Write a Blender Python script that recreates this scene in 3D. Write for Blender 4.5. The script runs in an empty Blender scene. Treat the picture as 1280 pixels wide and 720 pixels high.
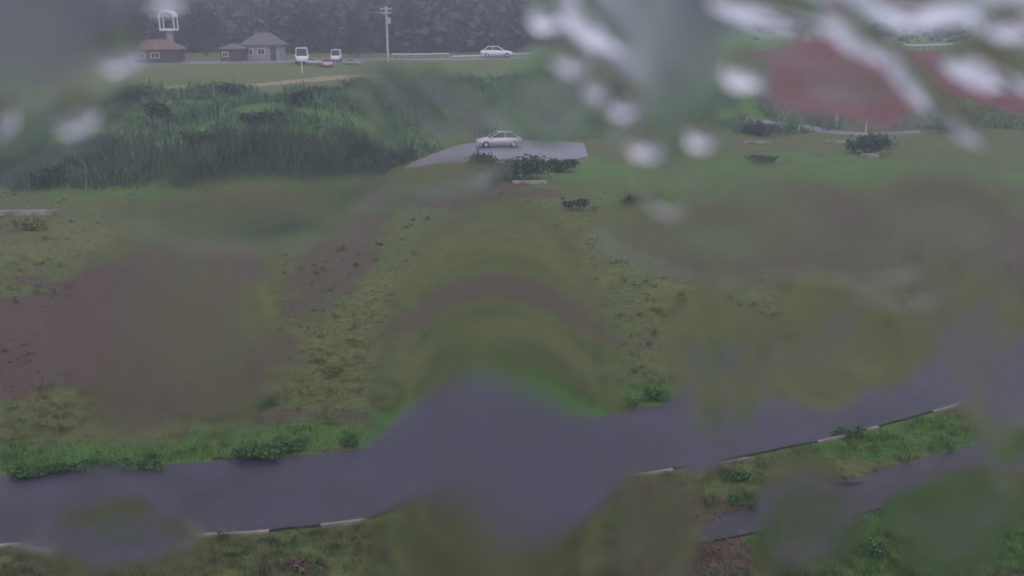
import bpy, bmesh, math, random
import numpy as np
from mathutils import Vector, Matrix
random.seed(7); rng = np.random.default_rng(11)
sc = bpy.context.scene
C = sc.collection
R = math.radians

# ------------------------------------------------------------------ camera, sky, sun, exposure
CAMZ = 12.0
FPX = 1108.0                                   # focal length in photo pixels (1280 wide)
HOR = 20.0                                     # photo row of the horizon
PITCH = math.atan((360 - HOR) / FPX)
cam = bpy.data.cameras.new('camera'); camo = bpy.data.objects.new('camera', cam); C.objects.link(camo)
camo.location = (0, 0, CAMZ); camo.rotation_euler = (R(90) - PITCH, 0, 0)
cam.sensor_width = 36; cam.lens = 36 * FPX / 1280
cam.clip_start = 0.01; cam.clip_end = 6000
cam.dof.use_dof = True; cam.dof.focus_distance = 5.5; cam.dof.aperture_fstop = 4.6
sc.camera = camo
SUN_EL, SUN_AZ = R(48), R(150)
w = bpy.data.worlds.new("World"); sc.world = w; w.use_nodes = True
nt = w.node_tree; nt.nodes.clear(); N = nt.nodes; L = nt.links
out = N.new('ShaderNodeOutputWorld'); bg = N.new('ShaderNodeBackground')
sky = N.new('ShaderNodeTexSky'); sky.sky_type = 'NISHITA'; sky.sun_disc = False
sky.sun_elevation = SUN_EL; sky.sun_rotation = SUN_AZ; sky.dust_density = 4; sky.air_density = 1.0
tc = N.new('ShaderNodeTexCoord'); ns = N.new('ShaderNodeTexNoise'); ns.inputs['Scale'].default_value = 2.2; ns.inputs['Detail'].default_value = 5
mp = N.new('ShaderNodeMapping'); mp.inputs['Scale'].default_value = (1, 1, 2.6)
rp = N.new('ShaderNodeValToRGB')
rp.color_ramp.elements[0].position = .3; rp.color_ramp.elements[0].color = (6.7, 6.6, 8.2, 1)
rp.color_ramp.elements[1].position = .7; rp.color_ramp.elements[1].color = (9.9, 9.4, 12.0, 1)
mx = N.new('ShaderNodeMix'); mx.data_type = 'RGBA'; mx.inputs[0].default_value = .86
L.new(tc.outputs['Generated'], mp.inputs[0]); L.new(mp.outputs[0], ns.inputs['Vector']); L.new(ns.outputs[0], rp.inputs[0])
L.new(sky.outputs[0], mx.inputs[6]); L.new(rp.outputs[0], mx.inputs[7])
L.new(mx.outputs[2], bg.inputs[0]); bg.inputs[1].default_value = 0.095; L.new(bg.outputs[0], out.inputs[0])
sl = bpy.data.lights.new('sun', 'SUN'); sl.energy = 0.5; sl.angle = R(25); sl.color = (1, .96, .9)
so = bpy.data.objects.new('sun', sl); C.objects.link(so)
d = Vector((math.cos(SUN_EL) * math.sin(SUN_AZ), math.cos(SUN_EL) * math.cos(SUN_AZ), math.sin(SUN_EL)))
so.rotation_euler = d.to_track_quat('Z', 'Y').to_euler(); so.location = (0, 0, 60)
sc.view_settings.view_transform = 'Standard'; sc.view_settings.look = 'None'
sc.view_settings.exposure = 0.10; sc.view_settings.gamma = 1.0
try:
    sc.cycles.use_denoising = True
    sc.cycles.filter_width = 1.4
    sc.cycles.max_bounces = 8; sc.cycles.volume_bounces = 1; sc.cycles.diffuse_bounces = 2
    sc.cycles.transparent_max_bounces = 8; sc.cycles.transmission_bounces = 6
    sc.cycles.sample_clamp_indirect = 4
except Exception: pass

# ------------------------------------------------------------------ helpers
CP, SP = math.cos(PITCH), math.sin(PITCH)
def ray(px, py):
    a = (px - 640) / FPX; b = (360 - py) / FPX
    return Vector((a, CP + b * SP, -SP + b * CP))
def at(px, py, z=0.0):
    r = ray(px, py); t = (z - CAMZ) / r.z
    return Vector((r.x * t, r.y * t, z))
def atd(px, dist):                              # ground point under a column at a given distance along y
    x = (px - 640) / FPX * (dist * CP + CAMZ * SP)
    return Vector((x, dist, float(T(x, dist))))
def tag(o, label=None, cat=None, group=None, kind=None):
    if label: o['label'] = label
    if cat: o['category'] = cat
    if group: o['group'] = group
    if kind: o['kind'] = kind
    return o
def empty(name, loc, rz=0, **k):
    o = bpy.data.objects.new(name, None); C.objects.link(o); o.location = loc; o.rotation_euler = (0, 0, rz); o.empty_display_size = .3
    return tag(o, **k)
def obj(name, me, mat=None, parent=None, smooth=False, **k):
    if isinstance(me, bmesh.types.BMesh):
        bm = me; me = bpy.data.meshes.new(name); bm.to_mesh(me); bm.free()
    if mat: me.materials.append(mat)
    if smooth: me.polygons.foreach_set('use_smooth', [True] * len(me.polygons))
    o = bpy.data.objects.new(name, me); C.objects.link(o)
    if parent: o.parent = parent
    return tag(o, **k)
def pydata(name, v, f, mat=None, parent=None, smooth=False, **k):
    me = bpy.data.meshes.new(name); me.from_pydata([tuple(map(float, p)) for p in v], [], f); me.update()
    return obj(name, me, mat, parent, smooth, **k)
def fastmesh(name, V, F, mat, parent=None, attr=None, **k):
    """V (n,3) array, F (m,k) array of equal-sized faces"""
    me = bpy.data.meshes.new(name); n, m, kk = len(V), len(F), F.shape[1]
    me.vertices.add(n); me.vertices.foreach_set('co', V.astype(np.float32).ravel())
    me.loops.add(m * kk); me.loops.foreach_set('vertex_index', F.astype(np.int32).ravel())
    me.polygons.add(m); me.polygons.foreach_set('loop_start', np.arange(0, m * kk, kk, dtype=np.int32))
    if attr is not None:
        for nm, arr in attr.items():
            a = me.attributes.new(nm, 'FLOAT_COLOR', 'POINT'); a.data.foreach_set('color', arr.astype(np.float32).ravel())
    me.update(calc_edges=True); me.validate()
    return obj(name, me, mat, parent, **k)
def box(bm, c, s, rz=0, bev=0, rx=0, ry=0):
    g = bmesh.ops.create_cube(bm, size=1)
    bmesh.ops.scale(bm, vec=s, verts=g['verts'])
    if bev: 
        es = list({e for v in g['verts'] for e in v.link_edges})
        r = bmesh.ops.bevel(bm, geom=es, offset=bev, segments=1, affect='EDGES')
        vs = list({v for f in r['faces'] for v in f.verts} | {v for v in g['verts'] if v.is_valid})
    else: vs = g['verts']
    M = Matrix.Translation(c) @ Matrix.Rotation(rz, 4, 'Z') @ Matrix.Rotation(ry, 4, 'Y') @ Matrix.Rotation(rx, 4, 'X')
    bmesh.ops.transform(bm, matrix=M, verts=vs); return bm
def cyl(bm, p0, p1, r0, r1=None, n=10):
    p0, p1 = Vector(p0), Vector(p1); r1 = r0 if r1 is None else r1
    g = bmesh.ops.create_cone(bm, cap_ends=True, segments=n, radius1=r0, radius2=r1, depth=(p1 - p0).length)
    q = (p1 - p0).to_track_quat('Z', 'Y').to_matrix().to_4x4()
    bmesh.ops.transform(bm, matrix=Matrix.Translation((p0 + p1) / 2) @ q, verts=g['verts']); return bm
def B(): return bmesh.new()
def copy_tree(o, parent=None):
    c = o.copy(); C.objects.link(c); c.parent = parent
    for ch in list(o.children): copy_tree(ch, c)
    return c

# smooth 2D pseudo noise, vectorised
_ph = rng.uniform(0, 6.28, (24, 2)); _dr = rng.uniform(0, 6.28, 24)
def sn(x, y, s, k=6, o=0):
    r = 0
    for i in range(k):
        a = _dr[(i + o) % 24]; fr = s * (1.0 + .55 * i)
        r = r + np.sin((x * np.cos(a) + y * np.sin(a)) * fr + _ph[(i + o) % 24, 0]) * np.cos((y * np.cos(a) - x * np.sin(a)) * fr * .8 + _ph[(i + o) % 24, 1]) / (1 + .4 * i)
    return r / 2.0
def ss(a, b, x):
    t = np.clip((x - a) / (b - a), 0, 1); return t * t * (3 - 2 * t)
def toe(x):                                     # foot of the far bank
    return 64 + 27 * ss(-14, -2, x) + 6 * ss(20, 40, x)
def T(x, y):
    x = np.asarray(x, float); y = np.asarray(y, float)
    t0 = toe(x)
    width = 22 - 4 * ss(-14, -2, x)
    z = (4.3 + 2.3 * ss(15, 35, x) * (1 - .35 * ss(60, 90, x))) * ss(0, 1, (y - t0) / width)
    z = z + 1.0 * ss(95, 150, y)
    z = z + sn(x, y, .16) * .35 * ss(66, 80, y) * (1 - .7 * ss(105, 125, y))
    z = z + sn(x, y, .9, 4, 5) * .035 * ss(26, 34, y) + sn(x, y, .22, 4, 9) * .16 * ss(26, 50, y) * (1 - ss(62, 68, y))
    # paved lot and lane kept level
    lot = np.exp(-(((x + 1) / 11.0) ** 4 + ((y - 79) / 11.0) ** 4))
    z = z * (1 - lot) + 0.0 * lot
    return z

def mat(name, col, rough=.8, var=.25, scale=6.0, bump=.3, col2=None, spec=.3, metal=0, detail=6, coord='Object'):
    m = bpy.data.materials.new(name); m.use_nodes = True; nt = m.node_tree; N = nt.nodes; L = nt.links
    p = N['Principled BSDF']; p.inputs['Roughness'].default_value = rough; p.inputs['Metallic'].default_value = metal
    p.inputs['Specular IOR Level'].default_value = spec
    tc = N.new('ShaderNodeTexCoord'); n = N.new('ShaderNodeTexNoise'); n.inputs['Scale'].default_value = scale; n.inputs['Detail'].default_value = detail
    L.new(tc.outputs[coord], n.inputs['Vector'])
    r = N.new('ShaderNodeValToRGB'); r.color_ramp.elements[0].position = .32; r.color_ramp.elements[1].position = .68
    c2 = col2 or tuple(min(1, c * (1 + var)) for c in col)
    r.color_ramp.elements[0].color = (*[c * (1 - var) for c in col], 1) if not col2 else (*col, 1); r.color_ramp.elements[1].color = (*c2, 1)
    L.new(n.outputs[0], r.inputs[0]); L.new(r.outputs[0], p.inputs['Base Color'])
    if bump:
        b = N.new('ShaderNodeBump'); b.inputs['Strength'].default_value = bump; b.inputs['Distance'].default_value = .02
        n2 = N.new('ShaderNodeTexNoise'); n2.inputs['Scale'].default_value = scale * 6; n2.inputs['Detail'].default_value = 4
        L.new(tc.outputs[coord], n2.inputs['Vector']); L.new(n2.outputs[0], b.inputs['Height']); L.new(b.outputs[0], p.inputs['Normal'])
    return m
def leafmat(name, c1, c2, scale=1.2):
    m = mat(name, c1, .6, col2=c2, scale=scale, bump=0, spec=.25); return m
M = dict(
    asphalt=mat('wet_asphalt', (.031, .029, .044), .5, .3, .45, .9, spec=.5, detail=12),
    lot=mat('wet_paving', (.2, .195, .225), .35, .12, .5, .25, spec=.5),
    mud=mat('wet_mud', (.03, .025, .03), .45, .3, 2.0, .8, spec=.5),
    track=mat('sandy_track', (.27, .24, .15), .9, .15, .8, .3),
    concrete=mat('pale_concrete', (.24, .225, .20), .85, .4, 2.2, .4),
    stone=mat('dark_stone', (.07, .065, .06), .8, .35, 5, .6),
    white=mat('white_paint', (.78, .78, .8), .3, .04, 4, 0, spec=.5),
    silver=mat('silver_paint', (.55, .55, .6), .3, .05, 4, 0, spec=.5, metal=.2),
    pink=mat('faded_pink_paint', (.5, .32, .32), .4, .06, 4, 0, spec=.5),
    black=mat('black_trim', (.015, .015, .018), .5, .2, 6, 0),
    glass=mat('dark_car_glass', (.02, .022, .03), .12, .1, 2, 0, spec=.6),
    red=mat('red_lamp', (.5, .03, .04), .25, .05, 3, 0, spec=.5),
    lamp=mat('clear_lamp', (.75, .75, .75), .2, .05, 3, 0, spec=.5),
    rubber=mat('tyre_rubber', (.02, .02, .02), .8, .2, 9, .2),
    metal=mat('galvanised_metal', (.5, .5, .52), .45, .08, 6, 0, metal=.3),
    rail=mat('white_rail', (.5, .5, .53), .5, .08, 3, 0),
    roof=mat('brown_roof_tiles', (.14, .12, .125), .7, .2, 3, .5),
    rust=mat('rusty_roof', (.2, .12, .105), .8, .25, 1.5, .3),
    wall=mat('grey_plaster', (.33, .31, .33), .85, .12, 2, .3),
    wood=mat('weathered_wood', (.1, .075, .06), .85, .3, 5, .5),
    bark=mat('bark', (.07, .055, .045), .9, .3, 6, .8),
    pole=mat('pole_concrete', (.46, .46, .46), .8, .1, 3, .2),
    leaf=leafmat('shrub_leaves', (.03, .075, .03), (.07, .14, .06)),
    leafd=leafmat('dark_leaves', (.03, .065, .038), (.075, .135, .07)),
    leafy=leafmat('yellow_leaves', (.1, .12, .035), (.2, .2, .06)),
    weed=leafmat('weed_leaves', (.045, .11, .03), (.085, .18, .05)),
    dry=leafmat('dead_stalks', (.1, .07, .045), (.2, .15, .09)),
    forest=leafmat('forest_leaves', (.022, .036, .03), (.05, .07, .055), .06),
)

# ------------------------------------------------------------------ ground cover masks in world space
def blobs(lst, X, Y, warp=1.0):
    m = np.zeros_like(X)
    for (px, py, rx, ry, a) in lst:
        c = at(px, py); ex = abs(at(px + rx, py).x - c.x); ey = abs(at(px, py - ry).y - at(px, py + ry).y) / 2
        q = ((X - c.x) / ex) ** 2 + ((Y - c.y) / ey) ** 2
        m = np.maximum(m, a * (1 - ss(.35, 1.35, q + .45 * sn(X, Y, 1.4, 5, int(px) % 17) + .55 * sn(X, Y, .5, 5, int(px) % 13))))
    return m
DIRT = [(60, 390, 170, 58, 1), (30, 450, 190, 46, 1), (205, 350, 105, 60, .75), (230, 470, 110, 60, .6), (120, 530, 160, 34, .3),
        (560, 238, 120, 20, .8), (640, 425, 170, 26, .6), (930, 310, 190, 42, .5), (1130, 300, 230, 70, .6), (1240, 330, 130, 80, .62),
        (420, 330, 55, 90, .6), (380, 520, 90, 16, .6), (620, 330, 60, 20, .3), (880, 640, 60, 40, .6), (880, 695, 80, 30, .95),
        (810, 650, 60, 50, .6), (930, 420, 110, 30, .3), (300, 300, 160, 24, .35), (260, 655, 40, 14, .4), (30, 300, 60, 10, .4)]
DRY = [(60, 300, 90, 26, .9), (290, 390, 60, 40, .9), (620, 345, 150, 30, 1), (860, 400, 60, 60, .9), (1080, 370, 130, 60, .7), (130, 480, 90, 40, .7),
       (560, 360, 130, 30, .6), (1010, 350, 60, 40, .6), (1060, 460, 60, 40, .8), (400, 440, 80, 80, .5), (760, 290, 100, 30, .3)]
RICH = [(90, 575, 190, 22, 1), (350, 545, 130, 22, .8), (620, 548, 165, 27, 1), (610, 348, 120, 15, .85), (810, 490, 60, 18, .7), (1120, 545, 220, 34, .8), (1150, 650, 230, 60, .8),
        (650, 210, 130, 24, .9), (250, 235, 260, 16, .7), (1000, 215, 330, 26, .6), (1090, 690, 120, 40, .9), (830, 245, 120, 20, .5), (420, 690, 150, 25, .35)]
REDB = [(1150, 115)]
def masks(X, Y):
    dirt = blobs(DIRT, X, Y); dry = blobs(DRY, X, Y); rich = blobs(RICH, X, Y)
    # red bare slope of the right-hand bank
    s = (Y - toe(X)) / 22
    red = ss(26, 34, X) * (1 - ss(58, 66, X + 4 * sn(X, Y, .3))) * ss(.12, .4, s + .15 * sn(X, Y, .25)) * (1 - ss(1.3, 1.8, s))
    red = np.maximum(red, .8 * ss(70, 76, X) * (1 - ss(100, 110, X)) * ss(.1, .3, s) * (1 - ss(1.2, 1.6, s)))
    bank = ss(.0, .3, s)
    dirt = np.where(Y > 70, dirt * (1 - bank), dirt)
    return dirt, dry, rich, red, bank

def ground_mat():
    m = bpy.data.materials.new('field_ground'); m.use_nodes = True; nt = m.node_tree; N = nt.nodes; L = nt.links
    p = N['Principled BSDF']; p.inputs['Roughness'].default_value = .85; p.inputs['Specular IOR Level'].default_value = .25
    a = N.new('ShaderNodeAttribute'); a.attribute_name = 'cover'; sep = N.new('ShaderNodeSeparateColor'); L.new(a.outputs['Color'], sep.inputs[0])
    tc = N.new('ShaderNodeTexCoord')
    def noise(s, d=8, rough=.6):
        n = N.new('ShaderNodeTexNoise'); n.inputs['Scale'].default_value = s; n.inputs['Detail'].default_value = d; n.inputs['Roughness'].default_value = rough
        L.new(tc.outputs['Object'], n.inputs['Vector']); return n.outputs[0]
    def ramp(src, c1, c2, p0=.3, p1=.7):
        r = N.new('ShaderNodeValToRGB'); r.color_ramp.elements[0].position = p0; r.color_ramp.elements[1].position = p1
        r.color_ramp.elements[0].color = (*c1, 1); r.color_ramp.elements[1].color = (*c2, 1); L.new(src, r.inputs[0]); return r.outputs[0]
    def mix(f, a, b):
        x = N.new('ShaderNodeMix'); x.data_type = 'RGBA'; L.new(f, x.inputs[0]); L.new(a, x.inputs[6]); L.new(b, x.inputs[7]); return x.outputs[2]
    def thr(src, nz, gain=3.0):
        s = N.new('ShaderNodeMath'); s.operation = 'MULTIPLY_ADD'; L.new(nz, s.inputs[0]); s.inputs[1].default_value = 1.6; s.inputs[2].default_value = -.8
        t = N.new('ShaderNodeMath'); t.operation = 'ADD'; L.new(s.outputs[0], t.inputs[0]); L.new(src, t.inputs[1])
        r = N.new('ShaderNodeMapRange'); r.interpolation_type = 'SMOOTHSTEP'; r.inputs['From Min'].default_value = .5 - .5 / gain; r.inputs['From Max'].default_value = .5 + .5 / gain
        L.new(t.outputs[0], r.inputs['Value']); return r.outputs[0]
    n1, n2, n3 = noise(.7), noise(3.1), noise(14, 5)
    grass = ramp(n2, (.06, .088, .024), (.145, .17, .05))
    rich = ramp(n3, (.055, .13, .024), (.12, .23, .05))
    dry = ramp(n2, (.09, .11, .028), (.17, .185, .05))
    dirt = ramp(n3, (.045, .033, .024), (.155, .105, .08))
    red = ramp(n2, (.09, .042, .036), (.23, .062, .06), .35, .65)
    c = mix(thr(sep.outputs[2], n1), grass, rich)
    c = mix(thr(sep.outputs[1], n2, 2), c, dry)
    c = mix(thr(sep.outputs[0], n2, 2), c, dirt)
    c = mix(thr(a.outputs['Alpha'], n1, 2), c, red)
    L.new(c, p.inputs['Base Color'])
    b = N.new('ShaderNodeBump'); b.inputs['Strength'].default_value = .8; b.inputs['Distance'].default_value = .08
    L.new(n3, b.inputs['Height']); L.new(b.outputs[0], p.inputs['Normal'])
    return m

ys = np.concatenate([np.linspace(-40, 8, 10), np.linspace(9, 40, 110), np.linspace(40.5, 100, 120), np.linspace(101, 220, 70), np.geomspace(225, 5000, 30)])
tt = np.linspace(-1, 1, 301); xs = 60 * tt + 4500 * np.abs(tt) ** 9 * np.sign(tt) + 60 * tt ** 3
X, Y = np.meshgrid(xs, ys); Z = T(X, Y)
V = np.stack([X, Y, Z], -1).reshape(-1, 3); nx = len(xs)
idx = np.arange(len(V)).reshape(X.shape)
F = np.stack([idx[:-1, :-1], idx[:-1, 1:], idx[1:, 1:], idx[1:, :-1]], -1).reshape(-1, 4)
di, dr, ri, re, bk = masks(X, Y)
ri = np.maximum(ri, bk * .9 * (re < .2))
dr = np.maximum(dr * (1 - bk), .6 * ss(1.1, 1.4, (Y - toe(X)) / 22) * (X < 0))
cover = np.stack([di, dr, ri, re], -1).reshape(-1, 4)
g = fastmesh('ground', V, F, ground_mat(), attr={'cover': cover}, kind='structure')
g.data.polygons.foreach_set('use_smooth', [True] * len(g.data.polygons))

# ------------------------------------------------------------------ roads
def interp(pts, n):
    pts = [np.array(p[:2]) for p in pts]; P = [2 * pts[0] - pts[1]] + pts + [2 * pts[-1] - pts[-2]]; o = []
    for i in range(1, len(P) - 2):
        for k in range(n):
            t = k / n; a, b, c, d_ = P[i - 1], P[i], P[i + 1], P[i + 2]
            o.append(.5 * ((2 * b) + (c - a) * t + (2 * a - 5 * b + 4 * c - d_) * t * t + (3 * b - a - 3 * c + d_) * t ** 3))
    o.append(P[-2]); return np.array(o)
def ribbon(name, near, far, z, material, n=12, wob=0.0, **k):
    A = interp(near, n); Bq = interp(far, n); v = []; f = []; m = len(A); cols = 5
    for i in range(m):
        for j in range(cols):
            t = j / (cols - 1); p = A[i] * (1 - t) + Bq[i] * t
            if wob and j in (0, cols - 1): p = p + np.array([0, wob * math.sin(i * 1.9 + j) * .6 + wob * random.uniform(-.5, .5)])
            zz = z if not callable(z) else z(p[0], p[1])
            v.append((p[0], p[1], zz))
    for i in range(m - 1):
        for j in range(cols - 1):
            a = i * cols + j; f.append((a, a + cols, a + cols + 1, a + 1))
    for i in range(m - 1):                                       # shoulders down into the ground
        for j in (0, cols - 1):
            pass
    base = len(v)
    for i in range(m):
        for j in (0, cols - 1):
            q = v[i * cols + j]; v.append((q[0], q[1] + (-.05 if j == 0 else .05), q[2] - .25))
    for i in range(m - 1):
        a, b = i * cols, (i + 1) * cols; c, d_ = base + 2 * i, base + 2 * (i + 1)
        f.append((a, c, d_, b)); f.append((a + cols - 1, b + cols - 1, d_ + 1, c + 1))
    o = pydata(name, v, f, material, **k)
    bm = bmesh.new(); bm.from_mesh(o.data); bmesh.ops.recalc_face_normals(bm, faces=bm.faces); bm.to_mesh(o.data); bm.free()
    return o
Wp = lambda L_, z=0: [tuple(at(x, y, z)[:2]) for x, y in L_]
near_px = [(-260, 700), (0, 682), (265, 668), (450, 651), (780, 597), (1040, 548), (1250, 490), (1420, 440)]
far_px = [(-260, 615), (0, 598), (270, 578), (450, 564), (775, 516), (1050, 471), (1230, 430), (1400, 390)]
road_near = Wp(near_px); road_far = Wp(far_px)
ribbon('road', road_near, road_far, .055, M['asphalt'], 12, .05, kind='structure')
KA = interp(road_near, 12)
trk_near = Wp([(860, 684), (960, 664), (1050, 648), (1160, 620), (1250, 582), (1400, 520)])
trk_far = Wp([(885, 656), (945, 630), (1050, 604), (1160, 573), (1250, 548), (1400, 495)])
ribbon('muddy_track', trk_near, trk_far, .05, M['mud'], 40, .035, kind='structure')
lot_near = Wp([(505, 212), (560, 205), (640, 206), (700, 202), (735, 196)]); lot_far = Wp([(515, 204), (575, 182), (640, 176), (700, 177), (730, 180)])
ribbon('paved_lot', lot_near, lot_far, .07, M['lot'], 14, .16, kind='structure')
def zt(dz): return lambda x, y: float(T(x, y)) + dz
ribbon('farm_track', [atd(px, yy)[:2] for px, yy in ((-80, 93), (140, 95), (290, 101), (400, 107), (520, 118))],
       [atd(px, yy)[:2] for px, yy in ((-80, 97), (140, 99), (290, 106), (400, 112), (520, 122))], zt(.08), M['track'], 8, kind='structure')
ribbon('far_road', [atd(px, yy)[:2] for px, yy in ((150, 134), (340, 137), (480, 142), (640, 148), (760, 156), (900, 168))],
       [atd(px, yy)[:2] for px, yy in ((150, 140), (340, 143), (480, 148), (640, 154), (760, 162), (900, 174))], zt(.1), M['lot'], 8, kind='structure')
ribbon('bank_path', [atd(px, yy)[:2] for px, yy in ((930, 97), (1010, 96.5), (1080, 95), (1150, 95))],
       [atd(px, yy)[:2] for px, yy in ((930, 98.5), (1010, 98.2), (1080, 97), (1150, 96.7))], zt(.08), M['lot'], 6, kind='structure')

ribbon('gutter_shade', [(p_[0], p_[1] - .02) for p_ in road_near], [(p_[0], p_[1] + .14) for p_ in road_near], .061, M['mud'], 12, .03, kind='structure')  # flat strip, its dark mud colour stands in for shade in the kerb gap
# kerb along the road, stone by stone
kerb = empty('road_kerb', (0, 0, 0), label='long pale concrete kerb along the near edge of the grey road', cat='kerb')
kb = box(B(), (0, 0, 0), (1.17, .10, .14), bev=.012); kme = bpy.data.meshes.new('kerb_stone'); kb.to_mesh(kme); kb.free(); kme.materials.append(M['concrete'])
seg = np.cumsum([0] + [float(np.linalg.norm(KA[i + 1] - KA[i])) for i in range(len(KA) - 1)])
s = 0.0
while s + 1.2 < seg[-1]:
    def pt(q): return np.array([np.interp(q, seg, KA[:, 0]), np.interp(q, seg, KA[:, 1])])
    a, b = pt(s), pt(s + 1.2); c = (a + b) / 2
    if abs(c[0]) < 21:
        o = bpy.data.objects.new('kerb_stone', kme); C.objects.link(o); o.parent = kerb
        ppx = 640 + FPX * c[0] / (c[1] * CP + CAMZ * SP); vis = any(a_ < ppx < b_ for a_, b_ in ((-60, 50), (222, 312), (415, 465), (735, 865), (1030, 1085), (1180, 1230)))
        o.location = (c[0], c[1] - .09, (.02 if vis else -.075) + random.uniform(-.015, .01)); o.rotation_euler = (0, random.uniform(-.006, .006), math.atan2(b[1] - a[1], b[0] - a[0]) + random.uniform(-.01, .01))
    s += 1.2

# ------------------------------------------------------------------ grass
road_c = (interp(road_near, 12), interp(road_far, 12)); trk_c = (interp(trk_near, 10), interp(trk_far, 10)); lot_c = (interp(lot_near, 8), interp(lot_far, 8))
def inrib(x, y, rb, pad=0.0):
    lo = np.interp(x, rb[0][:, 0], rb[0][:, 1]); hi = np.interp(x, rb[1][:, 0], rb[1][:, 1])
    ins = (x > rb[0][0, 0]) & (x < rb[0][-1, 0])
    return ins & (y > lo - pad) & (y < hi + pad)
def blades(name, P, hmin, hmax, wid, lean, material, bend=True, **k):
    n = len(P); h = rng.uniform(hmin, hmax, n) * (.6 + .9 * ss(-.2, .8, sn(P[:, 0], P[:, 1], 3.7, 6, 7))); a = rng.uniform(0, 6.28, n); la = rng.uniform(0, 6.28, n); le = rng.uniform(0, lean, n) * h
    if isinstance(wid, float): wid = np.full(n, wid)
    wx, wy = np.cos(a) * wid / 2, np.sin(a) * wid / 2; dx, dy = np.cos(la) * le, np.sin(la) * le
    z0 = np.zeros(n)
    b0 = P + np.stack([-wx, -wy, z0 - .02], 1); b1 = P + np.stack([wx, wy, z0 - .02], 1)
    m0 = P + np.stack([-wx * .8 + dx * .35, -wy * .8 + dy * .35, h * .6], 1); m1 = P + np.stack([wx * .8 + dx * .35, wy * .8 + dy * .35, h * .6], 1)
    tp = P + np.stack([dx, dy, h], 1)
    V = np.stack([b0, b1, m1, m0, tp], 1).reshape(-1, 3); i = np.arange(n) * 5
    F = np.concatenate([np.stack([i, i + 1, i + 2], 1), np.stack([i, i + 2, i + 3], 1), np.stack([i + 3, i + 2, i + 4], 1)])
    return fastmesh(name, V, F, material, **k)
def scatter(n, y0, y1, halfw=.64, p=1.4):
    u = rng.random(n); y = (y0 ** -p + u * (y1 ** -p - y0 ** -p)) ** (-1 / p)
    x = rng.uniform(-halfw, halfw, n) * (y + 3); return x, y
def ground_pts(x, y): return np.stack([x, y, T(x, y)], 1)
x, y = scatter(430000, 12.5, 64); di, dr_, ri_, re_, bk_ = masks(x, y)
cl = sn(x, y, 2.3, 6, 3)
okm = ~(inrib(x, y, road_c, .02) | inrib(x, y, trk_c) | inrib(x, y, lot_c)) & ((cl > -.15) | (ri_ > .4)) & (di < rng.random(len(x)) * 1.1)
near_kerb = inrib(x, y, road_c, .26); okm &= ~near_kerb | (rng.random(len(x)) < .25)
gsel = okm & (ri_ > .35 + .3 * rng.random(len(x))); dsel = okm & ~gsel & (dr_ > rng.random(len(x)) * .8); msel = okm & ~gsel & ~dsel
def gm(nm, c1, c2): return leafmat(nm, c1, c2, 3.5)
def wd(y): return np.clip(.006 + .0004 * y, .008, .04)
blades('green_grass', ground_pts(x[gsel], y[gsel]), .05, .19, wd(y[gsel]), .9, gm('green_grass_blades', (.05, .12, .028), (.15, .28, .07)), kind='stuff', label='short bright green grass along the road edges', cat='grass')
blades('dry_grass', ground_pts(x[dsel], y[dsel]), .05, .2, wd(y[dsel]), 1.0, gm('dry_grass_blades', (.07, .085, .028), (.26, .26, .11)), kind='stuff', label='yellowish dry grass in patches on the field', cat='grass')
blades('field_grass', ground_pts(x[msel], y[msel]), .04, .14, wd(y[msel]), 1.0, gm('field_grass_blades', (.05, .085, .03), (.23, .26, .11)), kind='stuff', label='thin dull green grass on the muddy field', cat='grass')
x, y = scatter(26000, 13, 60); di, dr_, ri_, re_, bk_ = masks(x, y)
okm = (di > .35 + .4 * rng.random(len(x))) & ~(inrib(x, y, road_c, .3) | inrib(x, y, trk_c) | inrib(x, y, lot_c)); P = ground_pts(x[okm], y[okm]); n = len(P)
oc = np.array([(1, 0, 0), (0, 1, 0), (-1, 0, 0), (0, -1, 0), (0, 0, .8), (0, 0, -.4)]); sz = rng.uniform(.02, .075, (n, 1, 1)) * (rng.random((n, 1, 1)) ** 1.5 + .35)
V = P[:, None, :] + oc[None] * sz * (1 + .45 * rng.normal(size=(n, 6, 3))); fc = np.array([(0, 1, 4), (1, 2, 4), (2, 3, 4), (3, 0, 4), (1, 0, 5), (2, 1, 5), (3, 2, 5), (0, 3, 5)])
fastmesh('clods', V.reshape(-1, 3), (fc[None] + (np.arange(n) * 6)[:, None, None]).reshape(-1, 3), mat('soil_clods', (.05, .037, .03), .9, col2=(.15, .115, .095), scale=4, bump=0), kind='stuff', label='loose brown clods of soil on the bare patches of the field', cat='soil')
cx, cy = scatter(5200, 13, 62); di, dr_, ri_, re_, bk_ = masks(cx, cy)
kk_ = ~(inrib(cx, cy, road_c, .25) | inrib(cx, cy, trk_c, .1) | inrib(cx, cy, lot_c, .3)) & (rng.random(len(cx)) > .75 * di) & (sn(cx, cy, .6, 6, 13) > -.25); cx, cy = cx[kk_], cy[kk_]; per = 34
x = np.repeat(cx, per) + rng.normal(size=len(cx) * per) * np.repeat(rng.uniform(.05, .16, len(cx)), per); y = np.repeat(cy, per) + rng.normal(size=len(cx) * per) * .08
hs = np.repeat(rng.uniform(.12, .36, len(cx)), per)
blades('tussocks', ground_pts(x, y), hs * .5, hs, wd(y), .8, gm('tussock_blades', (.04, .065, .022), (.21, .24, .10)), kind='stuff', label='small rough grass tussocks dotted all over the field', cat='grass')
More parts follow.
